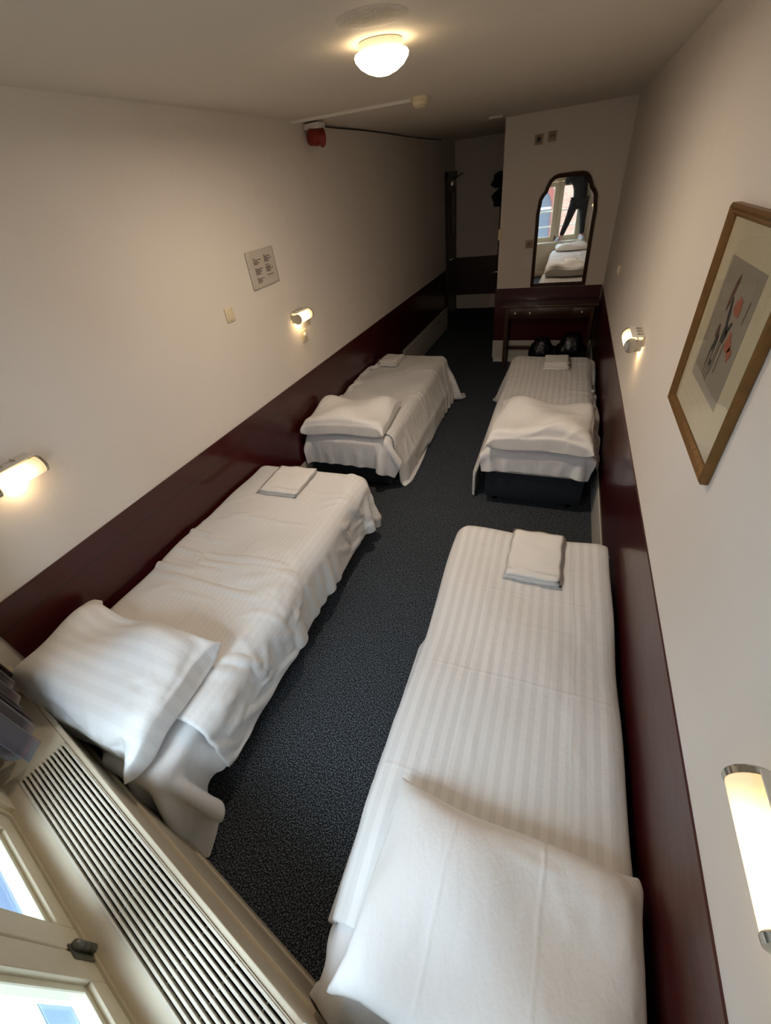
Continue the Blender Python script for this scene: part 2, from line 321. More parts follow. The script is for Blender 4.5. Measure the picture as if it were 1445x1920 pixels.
# ------------------------------------------------------------------ outside
struct(MB().box(-30, 30, -12, -.9, -4.3, -4), 'ground', STREET, 'pale street paving below the window', 'street')
fac = thing('brick_building', (-1.5, -9, -4), 'sunlit brick building with an arched window across the street, seen in the mirror', 'building')
MB().box(-9, 7, -9.6, -9, -4, 5.2).build('brick_wall', BRICK, fac)
def arch_pts(cx, cz, r, n=20, foot=-1.3): return [(cx - r, cz + foot)] + [(cx - r * math.cos(math.pi * i / n), cz + r * math.sin(math.pi * i / n)) for i in range(n + 1)] + [(cx + r, cz + foot)]
for cx in (-1.7, 1.6, -5.0):
    cz = .9
    pr = MB(); o1, o2 = arch_pts(cx, cz, 1.02), arch_pts(cx, cz, .8)
    for i in range(len(o1) - 1):
        pr.prism([o1[i], o1[i + 1], o2[i + 1], o2[i]], 0, .09, T=lambda x, z, y: Vector((x, -9 + y, z)))
    a_ = pr.build('brick_arch', REDBRICK, fac)
    MB().prism(o2, 0, .03, T=lambda x, z, y: Vector((x, -9 + y, z))).build('arched_pane', GREYGLASS, fac)
    MB().box(cx - .03, cx + .03, -8.98, -8.94, -.4, 1.68).box(cx - .8, cx + .8, -8.98, -8.94, .86, .93).box(cx - .86, cx + .86, -8.98, -8.8, -.5, -.36).build('arched_frame', WHITEP, fac)
rail = thing('guard_rail', W(-.6, -.8, .5), 'white guard rail outside the window, seen only in the mirror', 'railing')
MB().box(-1.7, .5, -.82, -.79, 1.33, 1.36, T=W, bev=.003).box(-1.7, .5, -.82, -.79, 1.0, 1.03, T=W, bev=.003).build('bar', WHITEP, rail)
for s_ in (-1.7, .5): MB().box(s_ - .015, s_ + .015, -.82, -.79, .5, 1.36, T=W).build('post', WHITEP, rail)

# ------------------------------------------------------------------ cloth solver (position based, all numpy)
class Cloth:
    def __init__(s, P0, edges, rest, comp, collide):
        s.P = P0.copy(); s.V = np.zeros_like(P0); s.E = edges; s.R = rest; s.C = comp; s.col = collide
    def run(s, n, dt=.004, g=-9.8, damp=.995, extra=None):
        for k in range(n):
            s.V[:, 2] += g * dt; s.V *= damp
            sp = np.linalg.norm(s.V, axis=1, keepdims=True); s.V *= np.minimum(1, 2.5 / np.maximum(sp, 1e-6))
            Pp = s.P.copy(); s.P += s.V * dt
            for (a, b), r, c in zip(s.E, s.R, s.C):
                d = s.P[b] - s.P[a]; L = np.sqrt((d * d).sum(1)) + 1e-9
                q = (d / L[:, None]) * ((L - r) * .5 * c)[:, None]
                s.P[a] += q; s.P[b] -= q
            if extra: extra(s)
            s.col(s.P, Pp)
            s.V = (s.P - Pp) / dt
def grid_edges(nx, ny, sx, sy, idx, rng, slack=.0, bend=.15):
    E, R, C = [], [], []
    I, J = np.meshgrid(np.arange(nx), np.arange(ny), indexing='ij')
    def add(di, dj, sel, L, c):
        m = sel & (I + di < nx) & (J + dj < ny) & (J + dj >= 0)
        a = idx[I[m], J[m]]; b = idx[(I + di)[m], (J + dj)[m]]
        if len(a) == 0: return
        E.append((a, b)); R.append(L * (1 + slack * rng.random(len(a)))); C.append(c)
    for p in (0, 1):
        add(1, 0, I % 2 == p, sx, 1); add(0, 1, J % 2 == p, sy, 1)
        add(1, 1, I % 2 == p, math.hypot(sx, sy), .35); add(1, -1, I % 2 == p, math.hypot(sx, sy), .35)
        add(2, 0, (I % 4) // 2 == p, 2 * sx, bend); add(0, 2, (J % 4) // 2 == p, 2 * sy, bend)
    return E, R, C
def box_collider(boxes, planes=(), mu=.5, floor=.012):
    def f(P, Pp):
        for (x0, x1, y0, y1, z1, r, top) in boxes:
            c = np.array([(x0 + x1) / 2, (y0 + y1) / 2, z1 / 2]); h = np.array([(x1 - x0) / 2 - r, (y1 - y0) / 2 - r, z1 / 2 - r])
            q = P - c; a = np.abs(q) - h; out = np.maximum(a, 0); L = np.sqrt((out * out).sum(1)); rr = r
            ht = rr + (top(P) if top else 0)
            m = (L > 1e-9) & (L < ht)
            if m.any():
                nrm = out / np.maximum(L, 1e-9)[:, None] * np.sign(q)
                push = (ht - L) if np.ndim(ht) == 0 else (ht - L)
                P[m] += (nrm * push[:, None])[m]
                d = P[m] - Pp[m]; nn = nrm[m]; dn = (d * nn).sum(1)[:, None] * nn; P[m] -= (d - dn) * mu
            ins = (L <= 1e-9)
            if ins.any():
                P[ins, 2] = np.maximum(P[ins, 2], c[2] + h[2] + rr)
        for (nx_, ny_, d) in planes:                                 # keep nx*x+ny*y >= d
            k = P[:, 0] * nx_ + P[:, 1] * ny_ - d; m = k < 0
            P[m, 0] -= nx_ * k[m]; P[m, 1] -= ny_ * k[m]
        m = P[:, 2] < floor; P[m, 2] = floor; P[m, :2] = Pp[m, :2] + (P[m, :2] - Pp[m, :2]) * .3
    return f
def cloth_object(name, V, faces, uv, mat, thick, label, cat, group, sub_=1):
    me = bpy.data.meshes.new(name); c = np.array([V[:, 0].mean(), V[:, 1].mean(), V[:, 2].min()])
    me.from_pydata((V - c).tolist(), [], faces.tolist()); me.materials.append(mat)
    for q in me.polygons: q.use_smooth = True
    l = me.uv_layers.new(name='UVMap'); ids = np.empty(len(me.loops), dtype=np.int64); me.loops.foreach_get('vertex_index', ids)
    l.data.foreach_set('uv', uv[ids].astype(np.float32).ravel())
    o = bpy.data.objects.new(name, me); COL.objects.link(o); o.location = c
    if thick:
        m = o.modifiers.new('thickness', 'SOLIDIFY'); m.thickness = thick; m.offset = 0; m.use_even_offset = False
    m = o.modifiers.new('smooth', 'SUBSURF'); m.levels = sub_; m.render_levels = sub_
    if cat is None: o['label'] = label; return part(o, BED)
    return tag(o, label, cat, group)
def folds(V, nrm, uv, spec, rng, mask=None):
    # pressed and rumpled folds laid along random lines: spec = (count, u0, u1, v0, v1, angle, angle spread, length, width, height)
    H = np.zeros(len(V))
    for (n, u0, u1, v0, v1, an, sp, ln, wd, ht) in spec:
        for k in range(n):
            cu, cv = rng.uniform(u0, u1), rng.uniform(v0, v1); a = an + rng.normal() * sp; L = ln * rng.uniform(.5, 1.4); w_ = wd * rng.uniform(.6, 1.5); h_ = ht * rng.uniform(.4, 1.2)
            du, dv = uv[:, 0] - cu, uv[:, 1] - cv; t_ = du * math.cos(a) + dv * math.sin(a); c_ = -du * math.sin(a) + dv * math.cos(a); c_ = c_ - rng.uniform(-.9, .9) * t_ * t_ / max(L, .05) * .5
            q = c_ / w_; H += h_ * np.exp(-q * q) * (1 - .35 * q) * np.exp(-(t_ / (L * .5)) ** 4)
    if mask is not None: H *= mask
    return V + nrm * H[:, None]
def grid_normals(G):
    n = np.cross(np.gradient(G, axis=0), np.gradient(G, axis=1)); return n / (np.linalg.norm(n, axis=2, keepdims=True) + 1e-12)
def up2(G):
    for ax in (0, 1):
        G = np.moveaxis(G, ax, 0); o = np.zeros((2 * len(G) - 1,) + G.shape[1:]); o[::2] = G; m = (G[1:] + G[:-1]) / 2
        if len(G) > 3: m[1:-1] = (9 * (G[1:-2] + G[2:-1]) - G[:-3] - G[3:]) / 16
        o[1::2] = m; G = np.moveaxis(o, 0, ax)
    return G
def drape(name, x0, x1, y0, y1, z, boxes, planes, mat, thick, label, cat, group, h=.025, seed=1, n=420, slack=.03, amp=.01, rot=0, mu=.5, bend=.15, comp=.01, spec=()):
    rng = np.random.default_rng(seed)
    nx = int(round((x1 - x0) / h)) + 1; ny = int(round((y1 - y0) / h)) + 1; sx = (x1 - x0) / (nx - 1); sy = (y1 - y0) / (ny - 1)
    I, J = np.meshgrid(np.arange(nx), np.arange(ny), indexing='ij'); idx = I * ny + J
    X = x0 + I * sx; Y = y0 + J * sy; cx, cy = (x0 + x1) / 2, (y0 + y1) / 2
    Xr = cx + (X - cx) * math.cos(rot) - (Y - cy) * math.sin(rot); Yr = cy + (X - cx) * math.sin(rot) + (Y - cy) * math.cos(rot)
    Z = z + amp * (np.sin(X * 19 + seed) * np.cos(Y * 13 + seed * 2) + rng.random(X.shape))
    P0 = np.stack([Xr.ravel(), Yr.ravel(), Z.ravel()], 1)
    P0[:, 0] = cx + (P0[:, 0] - cx) * (1 - comp); P0[:, 1] = cy + (P0[:, 1] - cy) * (1 - comp)
    E, R, C = grid_edges(nx, ny, sx, sy, idx, rng, slack, bend)
    c = Cloth(P0, E, R, C, box_collider(boxes, planes, mu)); c.run(n)
    G = up2(c.P.reshape(nx, ny, 3)); UV = up2(np.stack([X - x0, Y - y0], 2)); nn = grid_normals(G); NX2, NY2 = G.shape[:2]
    uv = UV.reshape(-1, 2); V = folds(G.reshape(-1, 3), nn.reshape(-1, 3), uv, spec, rng)
    V[:, 2] = np.maximum(V[:, 2], .006); idx2 = np.arange(NX2 * NY2).reshape(NX2, NY2)
    a = idx2[:-1, :-1].ravel(); F = np.stack([a, a + NY2, a + NY2 + 1, a + 1], 1)
    return cloth_object(name, V, F, uv, mat, thick, label, cat, group)
def pillow(x0, x1, y0, y1, z, T, boxes, planes, mat, label, seed=1, h=.017, n=380, rot=0, mu=.4, slack=.02, spec=()):
    rng = np.random.default_rng(seed); wx, wy = x1 - x0, y1 - y0
    nx = int(round(wx / h)) + 1; ny = int(round(wy / h)) + 1; sx = wx / (nx - 1); sy = wy / (ny - 1)
    I, J = np.meshgrid(np.arange(nx), np.arange(ny), indexing='ij'); top = I * ny + J; N = nx * ny
    bd = (I == 0) | (J == 0) | (I == nx - 1) | (J == ny - 1); bot = top.copy(); bot[~bd] = N + np.arange((~bd).sum())
    cx, cy = (x0 + x1) / 2, (y0 + y1) / 2; X = x0 + I * sx; Y = y0 + J * sy
    u, v = 2 * I / (nx - 1) - 1, 2 * J / (ny - 1) - 1
    Tm = T * (np.clip(1 - u ** 6, 0, 1) ** .6) * (np.clip(1 - v ** 6, 0, 1) ** .6) * (1 + .22 * np.sin(u * 4.1 + seed) * np.cos(v * 3.3 + seed * 1.7))
    Xr = cx + (X - cx) * math.cos(rot) - (Y - cy) * math.sin(rot); Yr = cy + (X - cx) * math.sin(rot) + (Y - cy) * math.cos(rot)
    P = np.zeros((N + (~bd).sum(), 3)); P[top.ravel()] = np.stack([Xr.ravel(), Yr.ravel(), (z + Tm * .35 + .002 * rng.random(Tm.shape)).ravel()], 1)
    nb = bot[~bd]; P[nb] = np.stack([Xr[~bd], Yr[~bd], z - Tm[~bd] * .3], 1)
    E, R, C = grid_edges(nx, ny, sx, sy, top, rng, slack, .1); e2, r2, c2 = grid_edges(nx, ny, sx, sy, bot, rng, slack, .1)
    ta = top[~bd]; tt = Tm[~bd]
    def strut(s):
        d = s.P[ta] - s.P[nb]; L = np.sqrt((d * d).sum(1)) + 1e-6; up = np.zeros_like(d); up[:, 2] = 1
        dr = d / L[:, None] * .5 + up * .5; k = np.clip(tt - L, -.04, .04) * .45
        s.P[ta] += dr * k[:, None]; s.P[nb] -= dr * k[:, None]
    c = Cloth(P, E + e2, R + r2, C + c2, box_collider(boxes, planes, mu)); c.run(n, extra=strut, damp=.985, g=-5)
    nn = grid_normals(c.P[top.ravel()].reshape(nx, ny, 3)).reshape(-1, 3); ms = ((1 - u ** 8) * (1 - v ** 8)).ravel()
    c.P[top.ravel()] = folds(c.P[top.ravel()], nn, np.stack([(X - x0).ravel(), (Y - y0).ravel()], 1), spec, rng, ms)
    a = top[:-1, :-1].ravel(); F = np.stack([a, a + ny, a + ny + 1, a + 1], 1)
    F2 = np.stack([bot[:-1, :-1].ravel(), bot[:-1, 1:].ravel(), bot[1:, 1:].ravel(), bot[1:, :-1].ravel()], 1)
    uv = np.zeros((len(P), 2)); uv[top.ravel()] = np.stack([(X - x0).ravel(), (Y - y0).ravel()], 1); uv[nb] = np.stack([(X - x0)[~bd], (Y - y0)[~bd]], 1)
    return cloth_object('pillow', c.P, np.concatenate([F, F2]), uv, mat, 0, label, 'pillow', 'white pillows at the bed heads')

# ------------------------------------------------------------------ beds
WH = rgb(232, 230, 226)
DUV1 = fabric('duvet_satin_stripe', WH, .046, 0, ((1, .45), (1, .92), (1, 1.4), (0, .62), (0, 1.02)), .90)
DUV2 = fabric('duvet_fine_stripe', WH, .03, 0, ((1, .9), (0, .5)), .965, .003)
DUV3 = fabric('duvet_narrow_stripe', WH, .034, 0, ((1, 1.2), (0, .55)), .93)
DUV4 = fabric('duvet_broad_stripe', WH, .05, 0, ((1, 1.15), (1, 1.6)), .88)
SHEET = fabric('sheet_cotton', rgb(228, 226, 224), 0, 0, ((0, .45),), .9)
PIL1 = fabric('pillowcase_creased', WH, 0, 0, ((0, .24), (0, .50)), .9); PIL2 = fabric('pillowcase_stripe', WH, .06, 1, (), .95); PIL3 = fabric('pillowcase_plain', WH, 0, 0, (), .9)
TOW = plain('towel_terry', rgb(234, 231, 225), .9, 0, .05, 260, .0012)
def bed(x0, x1, y0, y1, label, mat_top=.54):
    r = thing('bed', ((x0 + x1) / 2, (y0 + y1) / 2, 0), label, 'bed', 'single beds')
    MB().box(x0 + .01, x1 - .01, y0 + .01, y1 - .01, .07, .33, .02).build('bed_base', BASEFAB, r, True)
    MB().box(x0 + .005, x1 - .005, y0 + .005, y1 - .005, .333, .355, .008).build('base_trim', WHITEP, r, True)
    MB().box(x0, x1, y0, y1, .358, mat_top, .045).build('mattress', fabric('mattress_cover', WH), r, True)
    for x in (x0 + .09, x1 - .09):
        for y in (y0 + .1, y1 - .1): MB().lathe((x, y, 0), (0, 0, 1), [(0, .02), (.01, .026), (.05, .024), (.095, .028)], 16).build('leg', BLACKPL, r, True)
    global BED; BED = r
    return (x0, x1, y0, y1, mat_top, .05)
WR = (-1, 0, -(XR - .024)); WLn = (1, -.0228, -2.219 + .032); 
def bx(b, grow=.0, top=None, z=None): return (b[0] - grow, b[1] + grow, b[2] - grow, b[3] + grow, (z or b[4]) + grow, b[5] + grow, top)
def lump(a, s):
    return lambda P: a * (np.sin(P[:, 0] * 7 + s) * np.sin(P[:, 1] * 5 + 2 * s) + .6 * np.sin(P[:, 1] * 11 + s) * np.cos(P[:, 0] * 9 - s))
# near right
b = bed(-.385, .43, -.08, 2.0, 'single bed nearest on the right, beside the maroon panel under the framed picture')
FR = (NX, NY, -.172)
drape('fitted_sheet', -.54, .46, -.1, 2.05, .60, [bx(b, .012)], [WR, FR], SHEET, .004, 'white sheet showing at the left side under the nearest right duvet', None, None, .035, 11, 300)
drape('duvet', -.74, .46, .10, 2.14, .64, [bx(b, .03, lump(.010, 1)), (b[0] - .09, b[1], b[2] + .05, b[3] - .7, .32, .05, None)], [WR], DUV1, .02, 'white satin-striped duvet with pressed fold lines on the nearest right bed', 'duvet', None, .025, 2, 460, .012, .004, comp=.012, spec=[(14, .2, 1.1, .2, 1.0, 1.5, .25, .30, .016, .0035), (10, .2, 1.1, .9, 2.0, 1.5, .3, .28, .016, .0028), (5, .2, 1.1, .2, 2, .05, .15, .35, .014, .002), (10, 0, .35, 0, .9, 1.3, .5, .22, .018, .007)])
pillow(-.34, .46, -.07, .50, .73, .12, [bx(b, .06)], [WR, FR], PIL1, 'flat creased white pillow on the nearest right bed, cut by the photo bottom edge', 3, .017, 380, -.05, spec=[(10, .05, .75, .1, .5, 1.4, .5, .14, .010, .003), (3, .05, .7, .45, .52, .1, .1, .3, .009, .006)])
# near left
b = bed(-2.15, -1.26, .355, 2.36, 'single bed nearest on the left, its head against the slatted grille box')
FRB = (NX, NY, -.165)
drape('fitted_sheet', -2.16, -.98, -.12, 2.3, .60, [bx(b, .012), (-1.80, -1.5, .27, .6, .53, .05, None), (-1.6, -1.25, .20, .6, .53, .05, None)], [WLn], SHEET, .004, 'white sheet hanging to the carpet at the head of the nearest left bed', None, None, .03, 12, 380, .03)
drape('duvet', -2.16, -.93, .42, 2.52, .66, [bx(b, .05, lump(.014, 2))], [WLn], DUV2, .035, 'puffy rumpled white duvet spilling over the aisle side of the nearest left bed', 'duvet', None, .025, 5, 460, .03, .02, -.0, .5, .06, comp=.05, spec=[(26, .1, 1.1, .1, 2.0, .1, .5, .30, .020, .006), (26, .75, 1.25, 0, .8, .9, .6, .22, .018, .011), (16, .75, 1.2, 1.5, 2.1, 1.0, .5, .24, .018, .012), (14, .2, 1, .1, 2.0, 1.4, .4, .35, .022, .005)])
pillow(-2.18, -1.24, .19, .83, .78, .20, [bx(b, .085)], [WLn], PIL2, 'plump white pillow with broad stripes, beside the curtain on the nearest left bed', 6, .017, 380, -.04, slack=.03, spec=[(14, .55, .95, .05, .6, 2.6, .6, .20, .012, .007), (6, .25, .8, .55, .65, -.1, .2, .25, .010, .006), (5, .1, .9, .05, .6, .6, .8, .2, .014, .003)])
# far left
b = bed(-2.10, -1.27, 3.0, 5.15, 'single bed farther back on the left, beneath the small lit wall lamp')
drape('fitted_sheet', -2.14, -1.12, 2.76, 5.0, .60, [bx(b, .012)], [WLn], SHEET, .004, 'white sheet over the head end of the far left bed', None, None, .03, 13, 340, .03)
drape('duvet', -2.15, -.80, 3.08, 5.42, .65, [bx(b, .03, lump(.012, 3)), (b[0], b[1] + .10, b[2] + .15, b[3], .28, .05, None)], [WLn], DUV3, .018, 'striped white duvet on the far left bed with a corner hanging to the carpet', 'duvet', None, .025, 7, 460, .02, .008, .03, comp=.02, spec=[(26, .85, 1.35, .1, 2.2, .15, .35, .26, .020, .008), (12, .1, .9, .1, 2.1, .8, .7, .3, .022, .004)])
pillow(-2.15, -1.28, 2.94, 3.58, .74, .15, [bx(b, .055)], [WLn], PIL3, 'smooth white pillow on the far left bed', 8, .017, 380, .04, spec=[(10, .05, .8, .05, .6, .2, .6, .2, .014, .004)])
# far right
b = bed(-.42, .37, 3.0, 5.15, 'single bed farther back on the right in front of the dressing table, dark base showing')
drape('fitted_sheet', -.46, .41, 2.85, 5.1, .60, [bx(b, .012)], [WR], SHEET, .004, 'white sheet hanging over the head end of the far right bed above its dark base', None, None, .03, 14, 320, .02)
drape('duvet', -.88, .64, 3.06, 5.40, .65, [bx(b, .03, lump(.010, 4)), (b[0] - .10, b[1] + .02, b[2] + .05, b[3], .30, .05, None)], [WR], DUV4, .018, 'striped white duvet on the far right bed with corners hanging at both sides', 'duvet', None, .025, 9, 460, .02, .006, comp=.015, spec=[(16, .4, 1.3, .1, 2.1, .9, .8, .3, .022, .004), (8, 1.0, 1.5, .1, 2, .3, .5, .25, .02, .007)])
pillow(-.43, .41, 2.92, 3.66, .74, .17, [bx(b, .055)], [WR], PIL3, 'full rounded white pillow on the far right bed', 10, .017, 380, -.03, spec=[(5, .2, .75, .08, .4, .45, .12, .5, .014, .010), (8, .05, .8, .05, .6, .5, .5, .2, .014, .004)])

def towel(cx, cy, z, wx, wy, layers, rot, label, seed, step=0):
    r = thing('folded_towel', (cx, cy, z), label, 'towel', 'folded towels at the bed feet'); rng = random.Random(seed)
    zz = z
    for k in range(layers):
        th = .014 + .004 * rng.random(); m = MB(); nx, ny = 14, 16; a = wx / 2 - .004 * k + rng.uniform(-.004, .004); c = wy / 2 - .006 * k; ox, oy = rng.uniform(-.006, .006), rng.uniform(-.006, .006) - step * k
        vs = {}
        for side in (0, 1):
            for i in range(nx + 1):
                for j in range(ny + 1):
                    u, v = 2 * i / nx - 1, 2 * j / ny - 1; e = max(abs(u), abs(v)); pf = (1 - e ** 10) ** .5
                    wav = .0035 * math.sin(u * 5 + seed) * math.cos(v * 4 + seed) + .002 * math.sin(v * 13 + u * 3)
                    h = zz + th / 2 + wav + (1 if side else -1) * th / 2 * max(pf, 0.0)
                    x, y = u * a + ox + .003 * math.sin(v * 9 + seed), v * c + oy + .003 * math.sin(u * 8 + seed)
                    if side and (i in (0, nx) or j in (0, ny)): vs[side, i, j] = vs[0, i, j]; continue
                    vs[side, i, j] = m.b.verts.new((cx + x * math.cos(rot) - y * math.sin(rot), cy + x * math.sin(rot) + y * math.cos(rot), h))
        for side in (0, 1):
            for i in range(nx):
                for j in range(ny): m.b.faces.new([vs[side, i, j], vs[side, i + 1, j], vs[side, i + 1, j + 1], vs[side, i, j + 1]])
        m.build('towel_fold', TOW, r, 'all'); zz += th * .93
    m = MB(); ct, st = math.cos(rot), math.sin(rot)                  # woven band near the open edge
    for q in (-wy / 2 + .055, -wy / 2 + .066):
        m.tube([(cx + x * ct - q * st, cy + x * st + q * ct, zz + .0015 + .0035 * math.sin(2 * x / wx * 5 + seed) * math.cos(2 * q / wy * 4 + seed)) for x in np.linspace(-wx / 2 + .012, wx / 2 - .012, 14)], .0018, 6)
    m.build('woven_band', TOW, r, True)
towel(.052, 1.80, .582, .29, .40, 2, -.02, 'single folded white towel on the nearest right bed', 1)
towel(-1.76, 2.16, .612, .33, .37, 2, .02, 'folded white towel lying on the puffy duvet of the nearest left bed', 2)
towel(-1.87, 4.86, .58, .27, .32, 4, -.06, 'stack of folded towels on the far left bed', 3)
towel(.04, 4.87, .58, .28, .34, 4, .0, 'thick stack of folded towels on the far right bed, in front of the dressing table', 4)

# ------------------------------------------------------------------ lamps
def wall_lamp(xw, sgn, y0, z, label):                                # sgn: +1 faces +x
    g = thing('wall_lamp', (xw, y0 + .11, z), label, 'lamp', 'glass reading lamps on the walls'); cx = xw + sgn * .064; R = .036
    X = lambda a, c: (min(xw + sgn * a, xw + sgn * c), max(xw + sgn * a, xw + sgn * c))
    a, c = X(0, .012); MB().box(a, c, y0 + .01, y0 + .21, z - .01, z + .05, .003).build('wall_plate', WHITEPL, g, True)
    a, c = X(.01, .05)
    for q in (y0 - .004, y0 + .214): MB().box(a, c, q, q + .009, z - .03, z + .035, .002).build('bracket', CHROME, g, True)
    for k in range(3): a2, c2 = X(.010, .042); MB().box(a2, c2, y0 + .03 + k * .055, y0 + .036 + k * .055, z + .052, z + .062, .001).build('bracket_rib', CHROME, g, True)
    a, c = X(.0, .07); MB().box(a, c, y0 + .004, y0 + .215, z + .047, z + .052, .002).build('top_cover', WHITEPL, g, True)
    prof = [(0, R * .72), (.002, R), (.203, R), (.205, R * .72)]
    MB().lathe((cx, y0 + .008, z), (0, 1, 0), prof, 28, (1, 1.08)).build('lamp_shade', emit('frosted_glass', (1, .66, .28, 1), READING_GLOW, (cx + sgn * R * .8, y0 + .09, z)), g, True)
    for q in (y0 - .006, y0 + .207): MB().lathe((cx, q, z), (0, 1, 0), [(0, R * .5), (.003, R * 1.03), (.014, R * 1.06), (.017, R * 1.0)], 28, (1, 1.08)).build('end_cap', CHROME, g, True)
    for dz in (-.056,):
        l = bpy.data.lights.new('bulb', 'POINT'); l.energy = READING_BULB * (1 if dz < 0 else .35); l.color = (1, .72, .4); l.shadow_soft_size = .012
        o = bpy.data.objects.new('bulb', l); COL.objects.link(o); o.location = (xw + sgn * .03, y0 + .10, z + dz); part(o, g)
wall_lamp(XR, -1, .225, 1.44, 'lit glass wall lamp close up at the lower right edge of the photo')
wall_lamp(XR, -1, 2.78, 1.43, 'lit wall lamp between the framed picture and the mirror on the right wall')
wall_lamp(XL(.86), 1, .75, 1.47, 'lit glass wall lamp above the nearest left bed at the left edge of the photo')
wall_lamp(XL(3.4), 1, 3.27, 1.49, 'small lit wall lamp above the far left bed and a switch')
LC = (-.84, 2.40, HC)
g = thing('ceiling_lamp', LC, 'round lit opal glass ceiling lamp', 'lamp')
MB().lathe(LC, (0, 0, -1), [(0, .088), (.003, .092), (.028, .095), (.032, .09)], 48).build('lamp_ring', WHITEPL, g, True)
MB().lathe((LC[0], LC[1], HC - .032), (0, 0, -1), [(0, .09), (.001, .110), (.008, .1145), (.02, .111), (.04, .092), (.056, .063), (.066, .032), (.069, .008)], 48).build('lamp_shade', emit('opal_glass', (1, .76, .45, 1), CEILING_LAMP), g, 'all')
l = bpy.data.lights.new('lamp_light', 'AREA'); l.shape = 'DISK'; l.size = .05; l.energy = CEILING_DOWN; l.color = (1, .83, .67)
o = bpy.data.objects.new('lamp_light', l); COL.objects.link(o); o.location = (LC[0], LC[1], HC - .104); part(o, g)

# ------------------------------------------------------------------ wall and ceiling fittings
def lx(y, off=0): return XL(y) + off
g = thing('notice_holder', (lx(3.06), 3.06, 1.79), 'clear wall holder with a printed notice in two columns above the light switch', 'notice')
MB().box(lx(3.06), lx(3.06) + .014, 2.885, 3.235, 1.795, 2.035, .003).build('holder', plain('clear_acrylic', rgb(196, 188, 178), .15), g, True)
MB().box(lx(3.06) + .0142, lx(3.06) + .0152, 2.91, 3.215, 1.805, 2.028).build('paper_sheet', PAPER, g)
m = MB(); rr = random.Random(3)
for (c0, rows) in ((2.945, [(1.985, .02), (1.975, .09), (1.965, .05), (1.957, .07), (1.949, .05), (1.925, .018), (1.917, .09), (1.909, .06), (1.901, .075), (1.893, .05), (1.885, .06), (1.862, .018), (1.854, .085), (1.846, .05), (1.838, .06), (1.830, .045)]),
                   (3.085, [(1.992, .02), (1.983, .08), (1.975, .045), (1.967, .09), (1.959, .05), (1.951, .06), (1.930, .04), (1.918, .06), (1.910, .05), (1.902, .09), (1.894, .05), (1.886, .055), (1.862, .075)])):
    for z, ln in rows: m.box(lx(3.06) + .0153, lx(3.06) + .0158, c0, c0 + ln * 1.1, z - .0022, z + .0022)
m.build('printed_lines', INK, g)
def plate(y, z, w_, h_, label, kind, wall='l'):
    if wall == 'l': x0 = lx(y); g = thing(kind, (x0, y, z), label, 'switch'); X = lambda a: x0 + a
    else: x0 = XR; g = thing(kind, (x0, y, z), label, 'switch'); X = lambda a: x0 - a
    a = sorted((X(0), X(.012))); MB().box(a[0], a[1], y - w_ / 2, y + w_ / 2, z - h_ / 2, z + h_ / 2, .003).build('plate', IVORY, g, True)
    return g, X
g, X = plate(2.55, 1.71, .082, .086, 'ivory square light switch below the printed notice', 'light_switch')
MB().box(X(.01), X(.018), 2.525, 2.575, 1.68, 1.735, .002).build('rocker', IVORY, g, True)
g, X = plate(3.42, 1.32, .085, .098, 'white socket plate directly under the small left wall lamp', 'light_switch')
MB().lathe((X(.011), 3.425, 1.325), (1, 0, 0), [(0, .02), (.004, .02), (.012, .014)], 20).build('push_button', WHITEPL, g, True)
g, X = plate(4.96, 1.455, .06, .08, 'small white switch on the right wall near the mirror', 'light_switch', 'r')
MB().box(X(.02), X(.01), 4.945, 4.975, 1.43, 1.48, .002).build('rocker', WHITEPL, g, True)
def sock(x, z, label, kind):
    g = thing(kind, (x, YN, z), label, 'socket', None); m = MB(); s_ = .046
    m.box(x - s_, x + s_, YN - .012, YN, z - s_, z + s_, .003).build('plate', SOCKM, g, True)
    MB().box(x - .032, x + .032, YN - .0135, YN - .0118, z - .032, z + .032, .002).build('inner_plate', plain('socket_face', rgb(150, 134, 112), .5), g, True)
    m = MB()
    if kind == 'round_socket': m.lathe((x, YN - .0135, z), (0, -1, 0), [(0, .022), (.003, .021), (.004, .017)], 24); m.box(x - .008, x + .008, YN - .0178, YN - .0165, z - .003, z + .003)
    elif kind == 'twin_hole_socket':
        for k in (-.016, .016): m.prism([(x + k - .009, z + .008), (x + k + .009, z + .008), (x + k, z - .009)], 0, .003, T=lambda a, c, e: Vector((a, YN - .0165 + e, c)))
    else: m.lathe((x, YN - .0135, z), (0, -1, 0), [(0, .01), (.003, .009)], 16)
    m.build('socket_face', BLACKPL, g, True)
sock(-.488, 2.533, 'left of the two high sockets above the mirror, round faced', 'round_socket')
sock(-.345, 2.545, 'right of the two high sockets above the mirror, with two dark holes', 'twin_hole_socket')
sock(-.49, 1.52, 'small socket on the wall at the left edge of the mirror frame', 'aerial_socket')
tag(MB().box(-.885, -.845, YN - .03, YN - .001, 1.59, 1.71, .003).build('light_switch', IVORY, None, True), 'ivory switch at the corner of the projecting wall', 'switch')
